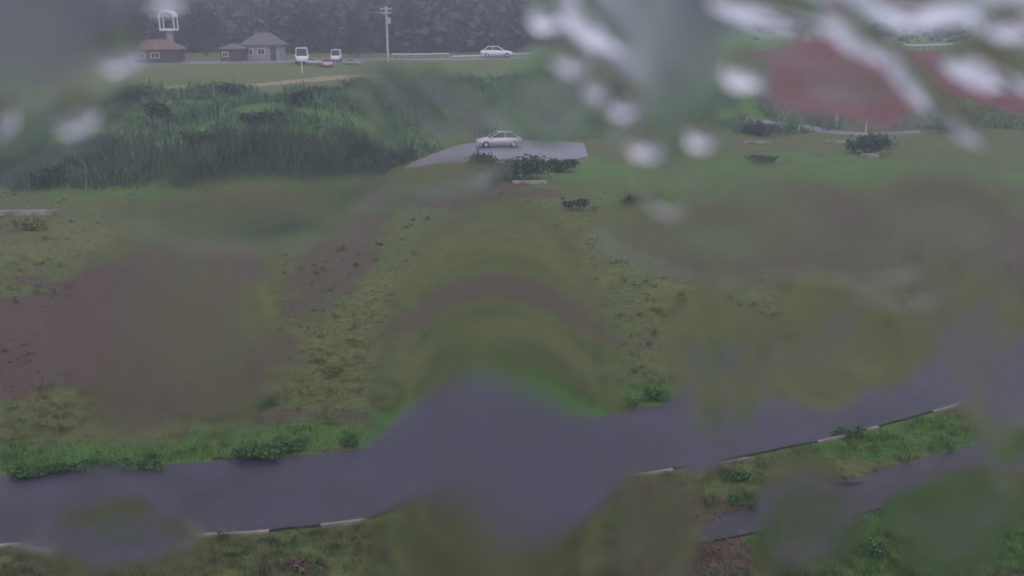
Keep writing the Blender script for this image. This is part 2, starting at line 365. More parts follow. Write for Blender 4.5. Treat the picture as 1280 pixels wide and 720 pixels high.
# reeds on the far bank's foot, tall grass on its slope
n = 38000; x = np.where(rng.random(n) < .88, rng.uniform(-24, -8, n), rng.uniform(-60, -20, n)); u = rng.random(n); y = toe(x) - 1 + 9 * u ** .8 + 1.6 * sn(x, x * 0, .6, 6, 2)
keep = (sn(x, y, .5, 6, 4) > -.5) & ~inrib(x, y, lot_c, 1.0) & ((x < -10) | (y > toe(x) + 1)) & (x / y < -.09 - .06 * u - .07 * rng.random(n))
blades('reeds', ground_pts(x[keep], y[keep]), np.where(sn(x[keep], y[keep], .8, 6, 12) > 0, 1.3, .6), np.where(sn(x[keep], y[keep], .8, 6, 12) > 0, 2.6, 1.4), .10, .45, gm('reed_blades', (.035, .068, .045), (.11, .17, .10)), kind='stuff', label='dark tall reeds at the foot of the far green bank', cat='reeds')
n = 150000; x = rng.uniform(-85, 95, n); u = rng.random(n); y = toe(x) + 1 + 33 * u
di, dr_, ri_, re_, bk_ = masks(x, y)
keep = (sn(x, y, .45, 6, 8) > -.3) & (re_ < .25 + .4 * rng.random(n)) & (y < 112)
blades('bank_grass', ground_pts(x[keep], y[keep]), np.where(sn(x[keep], y[keep], .7, 6, 1) > .1, .5, .15), np.where(sn(x[keep], y[keep], .7, 6, 1) > .1, 1.4, .5), .11, 1.1, leafmat('bank_grass_blades', (.055, .12, .06), (.16, .25, .13), .8), kind='stuff', label='pale green long grass covering the slope of the far bank', cat='grass')

# ------------------------------------------------------------------ shrubs, weeds, trees
def leaf_cloud(lobes, n, size, flat=.6):
    """lobes: (cx,cy,cz,rx,ry,rz)"""
    vol = np.array([l[3] * l[4] * l[5] for l in lobes]); pick = rng.choice(len(lobes), n, p=vol / vol.sum()); Lb = np.array(lobes)[pick]
    d = rng.normal(size=(n, 3)); d /= np.linalg.norm(d, axis=1)[:, None]; r = rng.random(n) ** .45
    P = Lb[:, :3] + d * r[:, None] * Lb[:, 3:] * (1 + .18 * rng.normal(size=(n, 1)))
    a = rng.normal(size=(n, 3)); a /= np.linalg.norm(a, axis=1)[:, None]; b = np.cross(a, rng.normal(size=(n, 3))); b /= np.linalg.norm(b, axis=1)[:, None]
    s = size * rng.uniform(.6, 1.4, (n, 1)); P[:, 2] = np.maximum(P[:, 2], .02)
    V = np.stack([P - a * s, P + b * s * flat, P + a * s, P - b * s * flat], 1).reshape(-1, 3)
    i = np.arange(n) * 4; return V, np.stack([i, i + 1, i + 2, i + 3], 1)
def shrub(name, loc, w_, h_, d_, n, size, lm, label, cat='shrub', group=None, nst=5, lobes=None):
    t = empty(name, loc, label=label, cat=cat, group=group)
    lobes = lobes or [(random.uniform(-.33, .33) * w_, random.uniform(-.3, .3) * d_, random.uniform(.35, .62) * h_, w_ * random.uniform(.2, .32), d_ * random.uniform(.22, .36), h_ * random.uniform(.28, .4)) for _ in range(6)]
    V, F = leaf_cloud(lobes, n, size); fastmesh('foliage', V, F, lm, t)
    bm = B()
    for l in lobes[:nst]: cyl(bm, (0, 0, -.03), (l[0] * .9, l[1] * .9, l[2]), max(.008, h_ * .018), max(.004, h_ * .008), 5)
    obj('stem', bm, M['bark'], t); return t
G = lambda px, py: Vector((*at(px, py)[:2], float(T(*at(px, py)[:2]))))
W1 = 'leafy weed clumps along the far edge of the grey road'
for (px, py, w_, h_, lab) in [
    (40, 596, 1.3, .42, 'low green weed clump on the road edge, nearest the left edge of the photo'),
    (85, 592, 1.2, .36, 'low green weed clump on the road edge, second from the left'),
    (135, 590, 1.4, .40, 'wide green weed clump hanging over the left part of the road edge'),
    (185, 586, 1.0, .30, 'small green weed clump on the road edge right of the wide one'),
    (318, 573, 1.6, .45, 'bushy green weed clump overhanging the road beside a dark crack'),
    (362, 564, 1.1, .36, 'green weed clump just right of the bushy overhanging one'),
    (432, 556, .8, .30, 'small weed clump by the road left of the blurred centre'),
    (782, 508, .9, .3, 'weed clump with dark undercut by the road, left one of a pair'),
    (822, 500, 1.1, .36, 'taller weed clump with dark undercut by the road, right one of a pair')]:
    shrub('weed_clump', G(px, py), w_, h_, .55, int(900 * w_), .045, M['weed'], lab, 'weeds', W1)
W2 = 'weed tufts scattered on the field'
for (px, py, w_, h_, lm_, lab) in [
    (340, 505, 1.3, .4, 'weed', 'green weed tuft in the field above the bushy road-edge clump'),
    (415, 470, .9, .4, 'leafy', 'yellow green tuft on the field left of the centre blur'),
    (300, 385, 1.2, .4, 'leafy', 'yellow tuft at the right end of the brown bare ground'),
    (265, 400, 1.1, .35, 'leafy', 'smaller yellow tuft beside the brown bare ground'),
    (858, 398, 1.1, .75, 'leafy', 'upright yellow weed standing alone on the field right of centre'),
    (845, 425, .8, .4, 'weed', 'short green tuft at the foot of the upright yellow weed'),
    (1003, 372, 1.4, .5, 'leafy', 'yellowish tuft on the field above the dark puddle-like patch'),
    (1125, 378, 1.3, .5, 'leafy', 'yellowish tuft on the reddish field far right'),
    (798, 262, 2.2, .9, 'leafd', 'dark green weed mound in mid field right of centre'),
    (722, 262, 1.8, .8, 'leafd', 'dark green weed mound in mid field nearer the centre'),
    (823, 258, 1.5, 1.0, 'leafd', 'dark pointed weed at the right end of the mid field mounds'),
    (30, 288, 3.0, .7, 'leafy', 'yellow green weeds below the concrete ditch edge at left'),
    (402, 272, 1.0, .5, 'leafd', 'tiny dark tuft in front of the reeds left of centre'),
    (918, 600, .8, .3, 'weed', 'grass tuft between the grey road and the muddy track'),
    (930, 632, .9, .4, 'weed', 'dark grass tuft over the left end of the muddy track'),
    (1060, 545, 1.3, .3, 'weed', 'green tuft on the near road verge at right'),
    (1085, 690, 1.2, .35, 'weed', 'lush green tuft at the lower right of the photo'),
    (515, 690, .9, .3, 'dry', 'brown withered tuft on the near verge left of the centre'),
    (375, 712, .9, .3, 'dry', 'brown withered tuft at the bottom edge, left part')]:
    shrub('weed_tuft', G(px, py), w_, h_, w_ * .5, 450 if w_ < 1.6 else 700, .04 if py > 350 else .08, M[lm_], lab, 'weeds', W2)
BG = 'bushes around the far bank'
for (px, py, w_, h_, lm_, lab) in [
    (650, 224, 4.6, 1.9, 'leafd', 'dark green bush in front of the grey paved lot'),
    (603, 221, 2.2, 2.2, 'leafd', 'narrow dark bush left of the bush before the paved lot'),
    (700, 214, 2.8, 1.1, 'leaf', 'low green bush at the right corner of the paved lot'),
    (1085, 196, 4.0, 2.2, 'leafd', 'dark bush in front of the red bare slope'),
    (950, 178, 4.0, 1.6, 'leafd', 'dark bush at the left foot of the red slope, farther one'),
    (952, 206, 3.2, .8, 'leaf', 'flat green bush below the red slope on the field, left'),
    (1195, 180, 5.0, 1.5, 'leafd', 'long dark bush at the foot of the bank near the right edge'),
    (905, 140, 4.0, 2.2, 'leafd', 'round dark bush on the bank left of the red slope'),
    (265, 210, 4.5, 2.0, 'leaf', 'pale green rounded bush standing in front of the reeds'),
    (60, 232, 6.0, 2.2, 'leafd', 'wide dark bush at the foot of the bank far left')]:
    shrub('bush', G(px, py) if py > 190 else atd(px, {178: 93, 180: 95, 140: 108, 196: 72}.get(py, 80)), w_, h_, w_ * .55, 1800, .13, M[lm_], lab, 'bush', BG)
SL = 'dark shrubs dotted over the green far slope'
for (px, yy, w_, h_, lab) in [
    (175, 84, 5.5, 1.8, 'wide dark shrub on the green slope, leftmost'), (205, 79, 2.2, 2.2, 'upright dark shrub on the slope below the wide leftmost one'),
    (290, 92, 6.0, 1.5, 'long dark shrub near the top of the slope below the house'), (380, 83, 3.0, 1.8, 'lone dark shrub in the middle of the green slope'),
    (445, 96, 3.4, 1.8, 'dark shrub high on the slope left of the pole'), (415, 92, 4.0, 1.2, 'low dark shrub left of the lone high one'),
    (330, 77, 3.6, 1.3, 'low shrub just above the reeds'), (135, 73, 5.0, 1.6, 'broad shrub low on the slope near the left edge'),
    (560, 100, 4.0, 1.0, 'flat shrub on the slope right of the pole')]:
    shrub('slope_shrub', atd(px, yy), w_, h_, w_ * .6, 1300, .13, M['leafd'], lab, 'shrub', SL)
def tree(px, dist, h_, w_, lab, grp='trees in front of the wooded hillside', lm='forest'):
    p = atd(px, dist); t = empty('tree', p, random.uniform(0, 6), label=lab, cat='tree', group=grp)
    bm = B(); top = Vector((random.uniform(-.3, .3), random.uniform(-.3, .3), h_ * .62)); cyl(bm, (0, 0, -.2), top * .55, h_ * .028, h_ * .02, 8); cyl(bm, top * .55, top, h_ * .02, h_ * .009, 7)
    lobes = []
    for i in range(9):
        a = i * 2.4; rr = w_ * random.uniform(.16, .34); c = (math.cos(a) * rr, math.sin(a) * rr, h_ * random.uniform(.3, .8))
        lobes.append((*c, w_ * random.uniform(.15, .24), w_ * random.uniform(.15, .24), h_ * random.uniform(.17, .26)))
        cyl(bm, top * random.uniform(.45, .9), c, h_ * .009, h_ * .004, 5)
    obj('trunk', bm, M['bark'], t); V, F = leaf_cloud(lobes, 2600, h_ * .028); fastmesh('crown', V, F, M[lm], t); return t
for i, (px, dd, h_, w_, lab) in enumerate([
    (20, 165, 10, 8, 'broad tree at the foot of the hill, far left'), (100, 160, 9, 7, 'round tree right of the broad far left tree'),
    (165, 158, 8, 7, 'tree just left of the white domed shelter'), (262, 160, 9, 8, 'tree between the domed shelter and the house'),
    (385, 165, 9, 7, 'tree behind the white car beside the house'), (450, 158, 7, 6, 'low tree left of the utility pole'),
    (520, 175, 10, 8, 'tree right of the utility pole behind the far road'), (580, 180, 9, 8, 'tree left of the white car on the far road'),
    (665, 178, 8, 8, 'tree right of the white car on the far road'), (730, 185, 10, 8, 'tree at the right end of the wooded hill'),
    (1000, 200, 6, 8, 'hazy low tree behind the red slope, left one'), (1090, 150, 4, 5, 'tree standing above the top of the red slope'),
    (1180, 210, 5, 8, 'hazy tree on the skyline at right'), (1250, 215, 5, 8, 'hazy tree on the skyline at the right edge')]):
    tree(px, dd, h_, w_, lab)
# wooded hillside
hx = np.linspace(-420, 330, 120); hy = np.linspace(165, 520, 60); HX, HY = np.meshgrid(hx, hy)
def hillz(x, y):
    env = 1 - ss(.02, .2, x / y + .03 * sn(x, y, .02)); far = .05 * ss(.05, .4, x / y)
    ridge = 62 * ss(165, 400, y) * env
    return ridge + sn(x, y, .03) * 3 * ss(175, 220, y) * env + 4.8 - 1.2 * (1 - ss(165, 180, y)) + 2.5 * (1 - env) * ss(300, 480, y)
HZ = hillz(HX, HY); V = np.stack([HX, HY, HZ], -1).reshape(-1, 3); idx = np.arange(len(V)).reshape(HX.shape)
F = np.stack([idx[:-1, :-1], idx[:-1, 1:], idx[1:, 1:], idx[1:, :-1]], -1).reshape(-1, 4)
fastmesh('hillside', V, F, mat('hill_undergrowth', (.03, .05, .028), .9, col2=(.06, .08, .045), scale=.05, bump=0), kind='structure')
x = rng.uniform(-.62, .66, 3600); y = rng.uniform(172, 420, 3600); x = x * y; keep = rng.random(3600) < (1 - .45 * ss(.2, .3, x / y)); x, y = x[keep], y[keep]
nb = len(x); base = np.stack([x, y, hillz(x, y)], 1); hh = rng.uniform(4, 9, nb) * (1 - .65 * ss(.12, .25, x / y)); per = 60
d = rng.normal(size=(nb * per, 3)); d /= np.linalg.norm(d, axis=1)[:, None]; d *= rng.random((nb * per, 1)) ** .33
cen = np.repeat(base, per, 0); H = np.repeat(hh, per); P = cen + np.stack([d[:, 0] * H * .5, d[:, 1] * H * .5, H * .5 + d[:, 2] * H * .52], 1)
a = rng.normal(size=P.shape); a /= np.linalg.norm(a, axis=1)[:, None]; b = np.cross(a, rng.normal(size=P.shape)); b /= np.linalg.norm(b, axis=1)[:, None]
s_ = (H * .11)[:, None]; V = np.stack([P - a * s_, P + b * s_, P + a * s_, P - b * s_], 1).reshape(-1, 3); i = np.arange(len(P)) * 4
fastmesh('forest', V, np.stack([i, i + 1, i + 2, i + 3], 1), M['forest'], kind='stuff', label='hazy dark green forest covering the hillside behind the houses', cat='forest')

# ------------------------------------------------------------------ vehicles
def loft(bm, secs, cap=True):
    """secs: list of closed sections (list of points)"""
    rows = [[bm.verts.new(p) for p in s_] for s_ in secs]; n = len(rows[0])
    for a, b in zip(rows[:-1], rows[1:]):
        for i in range(n): bm.faces.new((a[i], a[(i + 1) % n], b[(i + 1) % n], b[i]))
    if cap: bm.faces.new(rows[0][::-1]); bm.faces.new(rows[-1])
    bmesh.ops.recalc_face_normals(bm, faces=bm.faces); return bm
def car(name, loc, rz, paint, label, cat='car', group=None, van=False, k=1.0):
    """length along local x, front +x"""
    t = empty(name, loc, rz, label=label, cat=cat, group=group); t.scale = (k, k, k)
    if van: st = [(-2.1, .5, .95, .78), (-2.05, .32, 1.0, .82), (0, .3, 1.02, .84), (1.5, .32, .98, .82), (1.95, .36, .9, .74), (2.05, .45, .7, .68)]
    else: st = [(-2.15, .5, .78, .7), (-2.05, .33, .9, .79), (-1.2, .28, .95, .83), (.4, .27, .93, .84), (1.5, .3, .84, .8), (2.05, .36, .68, .72), (2.15, .45, .6, .62)]
    secs = [[(x_, -w_, zb), (x_, w_, zb), (x_, w_ + .02, (zb + zt_) / 2), (x_, w_ * .95, zt_ - .03), (x_, w_ * .8, zt_), (x_, -w_ * .8, zt_), (x_, -w_ * .95, zt_ - .03), (x_, -w_ - .02, (zb + zt_) / 2)] for x_, zb, zt_, w_ in st]
    obj('body', loft(B(), secs), paint, t, True)
    if van: cb = [(-2.0, .92, .74, .9), (-1.9, 1.82, .66, .9), (1.0, 1.85, .66, .9), (1.75, .9, .72, .9)]
    else: cb = [(-1.75, .88, .7, 0), (-1.15, 1.36, .58, 0), (.1, 1.42, .58, 0), (1.05, .86, .7, 0)]
    pr = lambda x_, z_, w_: (x_, w_, z_)
    bm = B(); tops = cb
    vs = [[bm.verts.new((x_, s_ * w_, z_)) for x_, z_, w_, _ in tops] for s_ in (1, -1)]
    for i in range(3): bm.faces.new((vs[0][i], vs[0][i + 1], vs[1][i + 1], vs[1][i]))
    bm.faces.new(vs[0]); bm.faces.new(vs[1][::-1]); bm.faces.new((vs[0][0], vs[1][0], vs[1][3], vs[0][3])); bmesh.ops.recalc_face_normals(bm, faces=bm.faces)
    obj('cabin', bm, M['glass'], t)
    z1, z2 = tops[1][1], tops[2][1]; xm = (tops[1][0] + tops[2][0]) / 2
    obj('roof', box(B(), (xm, 0, (z1 + z2) / 2 + .015), (tops[2][0] - tops[1][0] + .16, tops[1][2] * 2 + .05, .05), bev=.02), paint, t)
    for s_ in (1, -1):
        for i, j in ((0, 1), (2, 3)):
            a, b = tops[i], tops[j]; obj('pillar', cyl(B(), (a[0], s_ * a[2], a[1]), (b[0], s_ * b[2], b[1]), .04, .04, 5), paint, t)
        obj('pillar', cyl(B(), (xm, s_ * tops[0][2] * 1.0, .9), (xm, s_ * tops[1][2] * 1.01, z1), .045, .045, 5), paint, t)
        if van: obj('side_panel', box(B(), (-1.2, s_ * .71, 1.35), (1.2, .03, .9)), paint, t)
    for x_ in (-1.3, 1.35):
        for s_ in (1, -1):
            wt = empty('wheel', (x_, s_ * .74, .31)); wt.parent = t
            obj('tyre', cyl(B(), (0, -.1, 0), (0, .1, 0), .31, n=16), M['rubber'], wt); obj('rim', cyl(B(), (0, -.108, 0), (0, .108, 0), .18, n=12), M['metal'], wt)
    for s_ in (1, -1):
        obj('headlight', box(B(), (2.06, s_ * .52, .62), (.16, .3, .13), bev=.02), M['lamp'], t)
        obj('tail_light', box(B(), (-2.1, s_ * .6, .78), (.12, .2, .22), bev=.02), M['red'], t)
        obj('mirror', box(B(), (.85, s_ * .9, .98), (.12, .16, .12), bev=.02), paint, t)
    obj('bumper', box(B(), (2.1, 0, .42), (.16, 1.4, .2), bev=.04), paint, t); obj('bumper', box(B(), (-2.12, 0, .45), (.16, 1.45, .2), bev=.04), M['black'], t)
    obj('number_plate', box(B(), (-2.21, 0, .55), (.02, .33, .17)), M['lamp'], t)
    return t
def put(px, dist, dz=0): p = atd(px, dist); p.z += dz; return p
p = at(624, 183, .07); car('car', p, R(188), M['silver'], 'pale silver car parked on the wet grey paved lot below the green slope', k=1.0)
car('car', put(621, 152, .12), R(2), M['white'], 'white car on the far road beside the white guardrail', k=1.25)
CG = 'vehicles parked beside the house'
car('van', put(381, 136.5, .12), R(-78), M['white'], 'white van with dark windows right of the house', 'van', CG, True, 1.15)
car('car', put(397, 133, .1), R(-20), M['silver'], 'small silver car just right of the white van', group=CG, k=.62)
car('van', put(423, 142, .12), R(-84), M['white'], 'small bright white van, farther right and higher than the other', 'van', CG, True, .9)
car('car', put(411, 130, .05), R(-70), M['pink'], 'faded pink car in front of the small white van', group=CG, k=.8)
car('car', put(443, 134, .05), R(-12), M['pink'], 'low faded pink car, rightmost of the parked vehicles', group=CG, k=.55)

# ------------------------------------------------------------------ buildings and street furniture
def house(name, loc, rz, w_, d_, h_, rh, wm, rm, label, cat='house', wins=3, over=.45, group=None):
    t = empty(name, loc, rz, label=label, cat=cat, group=group)
    obj('wall', box(B(), (0, 0, h_ / 2 - .2), (w_, d_, h_ + .4)), wm, t)
    bm = B(); a, b = w_ / 2 + over, d_ / 2 + over; r = max(.1, w_ / 2 - d_ * .38)
    v = [bm.verts.new(q) for q in ((-a, -b, h_), (a, -b, h_), (a, b, h_), (-a, b, h_), (-r, 0, h_ + rh), (r, 0, h_ + rh), (-a, -b, h_ - .14), (a, -b, h_ - .14), (a, b, h_ - .14), (-a, b, h_ - .14))]
    for f in ((0, 1, 5, 4), (1, 2, 5), (2, 3, 4, 5), (3, 0, 4), (6, 7, 1, 0), (7, 8, 2, 1), (8, 9, 3, 2), (9, 6, 0, 3), (9, 8, 7, 6)): bm.faces.new([v[i] for i in f])
    rf = obj('roof', bm, rm, t)
    obj('ridge', cyl(B(), (-r, 0, h_ + rh + .02), (r, 0, h_ + rh + .02), .11, n=8), rm, rf)
    for i in range(wins):
        xx = (i - (wins - 1) / 2) * w_ / wins
        if i == wins - 1:
            dd = obj('door', box(B(), (xx, -d_ / 2 - .02, 1.0), (.9, .08, 2.0)), M['wood'], t); obj('handle', box(B(), (xx + .33, -d_ / 2 - .09, 1.0), (.05, .06, .14)), M['metal'], dd); continue
        wn = obj('window', box(B(), (xx, -d_ / 2 - .01, h_ * .55), (w_ / wins * .55, .08, h_ * .36)), M['glass'], t)
        bm = B(); ww, hh_ = w_ / wins * .55, h_ * .36
        for s_ in (-1, 1):
            box(bm, (xx + s_ * ww / 2, -d_ / 2 - .05, h_ * .55), (.08, .09, hh_ + .14)); box(bm, (xx, -d_ / 2 - .052, h_ * .55 + s_ * hh_ / 2), (ww - .08, .09, .08))
        box(bm, (xx, -d_ / 2 - .054, h_ * .55), (.06, .07, hh_ - .08)); obj('frame', bm, M['white'], wn)
    return t
house('house', put(335, 147), R(2), 5.6, 4.6, 2.4, 1.8, M['wall'], M['roof'], 'grey plastered house with brown hipped roof at the foot of the hill')
house('shed', put(297, 143), R(-3), 3.2, 3, 1.9, .7, M['wood'], M['roof'], 'low dark wooden shed joined to the left side of the grey house', 'shed', 2, .25)
house('shed', put(205, 140), R(4), 6.5, 4, 2.0, 1.3, M['wood'], M['rust'], 'low shed with a rusty red roof below the domed shelter', 'shed', 3, .4)
# white domed shelter
t = empty('shelter', put(220, 150), 0, label='small white shelter with an arched roof on the hill foot, above the rusty shed', cat='shelter')
t.location.z += 0
bm = B()
for i in range(12):
    a0, a1 = math.pi * i / 12, math.pi * (i + 1) / 12
    p0 = [(1.35 * math.cos(a_), y_, 6.6 + 1.1 * math.sin(a_)) for a_ in (a0, a1) for y_ in (-1, 1)]
    q = [(1.12 * math.cos(a_), y_, 6.6 + .87 * math.sin(a_)) for a_ in (a0, a1) for y_ in (-1, 1)]
    v = [bm.verts.new(c) for c in p0 + q]
    for f in ((0, 1, 3, 2), (4, 6, 7, 5), (0, 2, 6, 4), (1, 5, 7, 3)): bm.faces.new([v[j] for j in f])
obj('arched_roof', bm, M['rail'], t)
for xx in (-1.15, 1.15):
    for yy in (-.85, .85): obj('post', cyl(B(), (xx, yy, 4.8), (xx, yy, 6.65), .09), M['white'], t)
obj('platform', box(B(), (0, 0, 4.65), (2.5, 2.0, .35), bev=.04), M['white'], t)
obj('base', box(B(), (0, 0, 2.1), (.9, .9, 4.8), bev=.05), M['wall'], t)
# utility pole
t = empty('utility_pole', put(487, 140), 0, label='pale concrete utility pole with crossarms standing on the far bank', cat='pole')
obj('pole', cyl(B(), (0, 0, -.5), (0, 0, 8.2), .2, .13, 12), M['pole'], t)
for z_, l_ in ((7.7, 1.9), (7.1, 1.5)):
    ca = obj('crossarm', box(B(), (0, -.16, z_), (l_, .1, .12)), M['metal'], t)
    for xx in (-.42, -.15, .15, .42):
        bm = cyl(B(), (xx * l_, -.16, z_ + .06), (xx * l_, -.16, z_ + .26), .05, .035, 8); cyl(bm, (xx * l_, -.16, z_ + .14), (xx * l_, -.16, z_ + .18), .08, .08, 8); obj('insulator', bm, M['lamp'], ca)
obj('transformer', cyl(B(), (.38, 0, 5.6), (.38, 0, 6.5), .24, n=14), M['metal'], t)
# guardrails
def guardrail(px0, px1, d0, d1, label):
    n = 8; P = [put(px0 + (px1 - px0) * i / n, d0 + (d1 - d0) * i / n) for i in range(n + 1)]
    t = empty('guardrail', P[0], 0, label=label, cat='guardrail', group='white guardrails of the far road'); o0 = P[0]
    for a, b in zip(P[:-1], P[1:]):
        obj('rail', cyl(B(), a - o0 + Vector((0, -.1, .7)), b - o0 + Vector((0, -.1, .7)), .15, .15, 8), M['rail'], t)
    for q in P: obj('post', cyl(B(), q - o0 + Vector((0, 0, -.2)), q - o0 + Vector((0, 0, .85)), .06, n=8), M['rail'], t)
guardrail(492, 562, 150, 152, 'white guardrail just right of the utility pole')
guardrail(566, 606, 143, 144, 'white guardrail left of the white car on the far road')
guardrail(640, 676, 150, 153, 'white guardrail right of the white car on the far road')
guardrail(1018, 1050, 127, 127, 'short white guardrail on top of the red slope')
guardrail(1120, 1180, 131, 133, 'long white guardrail above the right end of the red slope')
car('van', put(1008, 129, .05), R(5), M['white'], 'tiny white van on top of the red slope', 'van', None, True, .55)
def post(px, dist, h_, label, r=.06):
    t = empty('marker_post', put(px, dist), 0, label=label, cat='post', group='white marker posts'); obj('shaft', cyl(B(), (0, 0, -.2), (0, 0, h_), r, n=10), M['white'], t); obj('cap', cyl(B(), (0, 0, h_), (0, 0, h_ + .07), r * 1.25, r * .6, 10), M['rail'], t)
post(381, 120, 1.7, 'white marker post on the grass below the white van')
post(1045, 99, 2.4, 'white marker post in front of the red slope')
post(1082, 97, 1.5, 'short white marker post beside the pale path at the red slope')
def slab(name, px, py, w_, d_, h_, rz, m_, label, cat='slab', z=None):
    p = G(px, py); bm = box(B(), (0, 0, h_ / 2 - .05), (w_, d_, h_ + .1), bev=min(.04, h_ * .2))
    bmesh.ops.subdivide_edges(bm, edges=bm.edges[:], cuts=2, use_grid_fill=True)
    for v in bm.verts: v.co += Vector([random.uniform(-.012, .012) for _ in range(3)])
    o = obj(name, bm, m_, None, label=label, cat=cat); o.location = p; o.rotation_euler = (0, 0, rz); return o
slab('concrete_slab', 662, 229, 2.6, .5, .22, R(4), M['concrete'], 'pale concrete slab lying in front of the dark bush')
slab('ditch_edge', 25, 270, 4.6, .35, .3, R(3), M['concrete'], 'pale concrete ditch edge at the left side of the field', 'ditch edge')
slab('lot_kerb', 690, 205, 6.2, .3, .2, R(3), M['concrete'], 'pale concrete kerb at the near edge of the paved lot', 'kerb')
slab('path_slab', 1045, 176, 2.2, .5, .2, 0, M['concrete'], 'pale slab near the marker posts below the red slope')
slab('concrete_slab', 945, 181, 2.6, .4, .25, R(-3), M['concrete'], 'pale concrete slab by the dark bush left of the red slope')
slab('concrete_slab', 960, 202, 2.4, .3, .2, R(2), M['concrete'], 'thin pale slab above the flat green bush on the field')
slab('concrete_slab', 1086, 199, 1.6, .5, .3, R(2), M['concrete'], 'pale slab at the foot of the dark bush before the red slope')
def rock(px, py, s_, label, flat=.5):
    bm = B(); bmesh.ops.create_icosphere(bm, subdivisions=2, radius=s_)
    for v in bm.verts:
        v.co *= 1 + .22 * math.sin(v.co.x * 9 / s_ * .3 + px) * math.cos(v.co.y * 7 / s_ * .3 + py) + random.uniform(-.07, .07); v.co.z *= flat
    o = obj('stone', bm, M['stone'], None, label=label, cat='stone', group='dark stones lying on the field'); o.location = G(px, py) + Vector((0, 0, s_ * flat * .5)); o.rotation_euler.z = px
for q in [(347, 413, .17, 'dark stone at the right end of the brown bare ground'), (1033, 319, .3, 'dark stone on the reddish field, farthest right'),
          (846, 313, .22, 'dark stone in mid field above the yellow weed'), (880, 326, .24, 'flat dark stone right of the mid field stone'),
          (742, 588, .1, 'small dark stone beside the road kerb at centre'), (300, 372, .14, 'small stone in the dry grass left of centre'),
          (95, 372, .2, 'dark clod on the brown ground far left'), (180, 440, .16, 'dark clod at the lower edge of the brown ground'), (112, 425, .13, 'small clod in the middle of the brown ground')]: rock(*q)
# driftwood and brush heap
def branch(px, py, l_, rz, label, thick=.035):
    t = empty('branch', G(px, py), rz, label=label, cat='branch', group='dark washed-up branches'); bm = B(); p0 = Vector((-l_ / 2, 0, .05)); pts = [p0]
    for i in range(7): pts.append(Vector((-l_ / 2 + l_ * (i + 1) / 7, random.uniform(-.07, .07), .05 + random.uniform(0, .05))))
    for i, (a, b) in enumerate(zip(pts[:-1], pts[1:])): cyl(bm, a, b, thick * (1 - i * .11), thick * (1 - (i + 1) * .11), 7)
    obj('main_stem', bm, M['bark'], t)
    for i in (2, 3, 5): obj('twig', cyl(B(), pts[i], pts[i] + Vector((.25, random.choice((-1, 1)) * .22, .12)), thick * .5, thick * .2, 5), M['bark'], t)
branch(300, 574, 1.5, R(4), 'dark branch lying along the road edge under the bushy weed clump')
branch(344, 569, .9, R(14), 'short dark branch at the road edge right of the longer one')
branch(812, 502, 1.3, R(7), 'dark branch standing in for the shaded gap under the pair of weed clumps by the road')  # added dark stick in place of the shadow gap under the clumps
branch(780, 512, .8, R(-6), 'short dark branch added as shade at the road edge below the weed clumps')  # also added, dark to draw the shadow gap at the road edge
branch(1060, 607, .8, R(3), 'dark branch on the far edge of the muddy track')
branch(170, 477, 1.6, R(5), 'thin dark branch on the brown ground at left', .025)
def heap(px, py, w_, n, label):
    p = G(px, py); t = empty('brush_heap', p, R(35), label=label, cat='brush heap'); V, F = leaf_cloud([(-w_ * .3, 0, .12, w_ * .25, .3, .16), (0, .05, .18, w_ * .28, .3, .24), (w_ * .3, 0, .12, w_ * .24, .28, .18)], n, .03, .3)
    fastmesh('dead_leaves', V, F, M['dry'], t)
    for i in range(14):
        a = random.uniform(0, 6.28); c = Vector((random.uniform(-.4, .4) * w_, random.uniform(-.2, .2), .04)); obj('stick', cyl(B(), c, c + Vector((math.cos(a) * .4, math.sin(a) * .3, random.uniform(.1, .32))), .014, .006, 5), M['bark'], t)
heap(735, 700, 1.5, 2600, 'dark brown heap of dead brush at the bottom edge right of centre')
heap(880, 694, .9, 900, 'small reddish heap of dead stalks by the muddy track end')

# ------------------------------------------------------------------ haze
hz = box(B(), (0, 1800, 34), (4400, 3700, 80)); hm = bpy.data.materials.new('haze_air'); hm.use_nodes = True; hn = hm.node_tree; hn.nodes.clear()
ho = hn.nodes.new('ShaderNodeOutputMaterial'); hv = hn.nodes.new('ShaderNodeVolumePrincipled'); hv.inputs['Color'].default_value = (.82, .88, 1.0, 1); hv.inputs['Density'].default_value = .0017; hv.inputs['Anisotropy'].default_value = 0
hn.links.new(hv.outputs[0], ho.inputs['Volume']); obj('haze', hz, hm, kind='stuff', label='bluish rain haze filling the air over the field', cat='haze')

# ------------------------------------------------------------------ rain-wet window the view is taken through
PD = .25; PX = PD / FPX                                         # metres per photo pixel on the pane
win = empty('window', ray(640, 360).normalized() * PD + Vector((0, 0, CAMZ)), 0, label='wet window glass between the lookout and the field', cat='window')
win.rotation_euler = (R(90) - PITCH, 0, 0)                      # local x right, y up, z back to the room
pm = bpy.data.materials.new('clean_glass'); pm.use_nodes = True; pn = pm.node_tree; pn.nodes.clear(); po = pn.nodes.new('ShaderNodeOutputMaterial'); pt = pn.nodes.new('ShaderNodeBsdfTransparent'); pn.links.new(pt.outputs[0], po.inputs[0])
PW, PH = 2.8, 1.3
obj('pane', box(B(), (0, 0, 0), (PW, PH, .004)), pm, win)
fr = B()
for s_ in (1, -1): box(fr, (s_ * (PW / 2 + .02), 0, 0), (.04, PH + .08, .05)); box(fr, (0, s_ * (PH / 2 + .02), 0), (PW, .04, .05))
obj('frame', fr, M['metal'], win)
sm = B(); cyl(sm, (PW / 2 + .02, -PH / 2 - .03, -.0), (PW / 2 + .02, -PH / 2 - 1.5, -.2), .03); 
obj('bracket', sm, M['metal'], win)
mast = empty('mast', (PW / 2 + .02, .1, 0), 0)
bpy.data.objects.remove(mast)

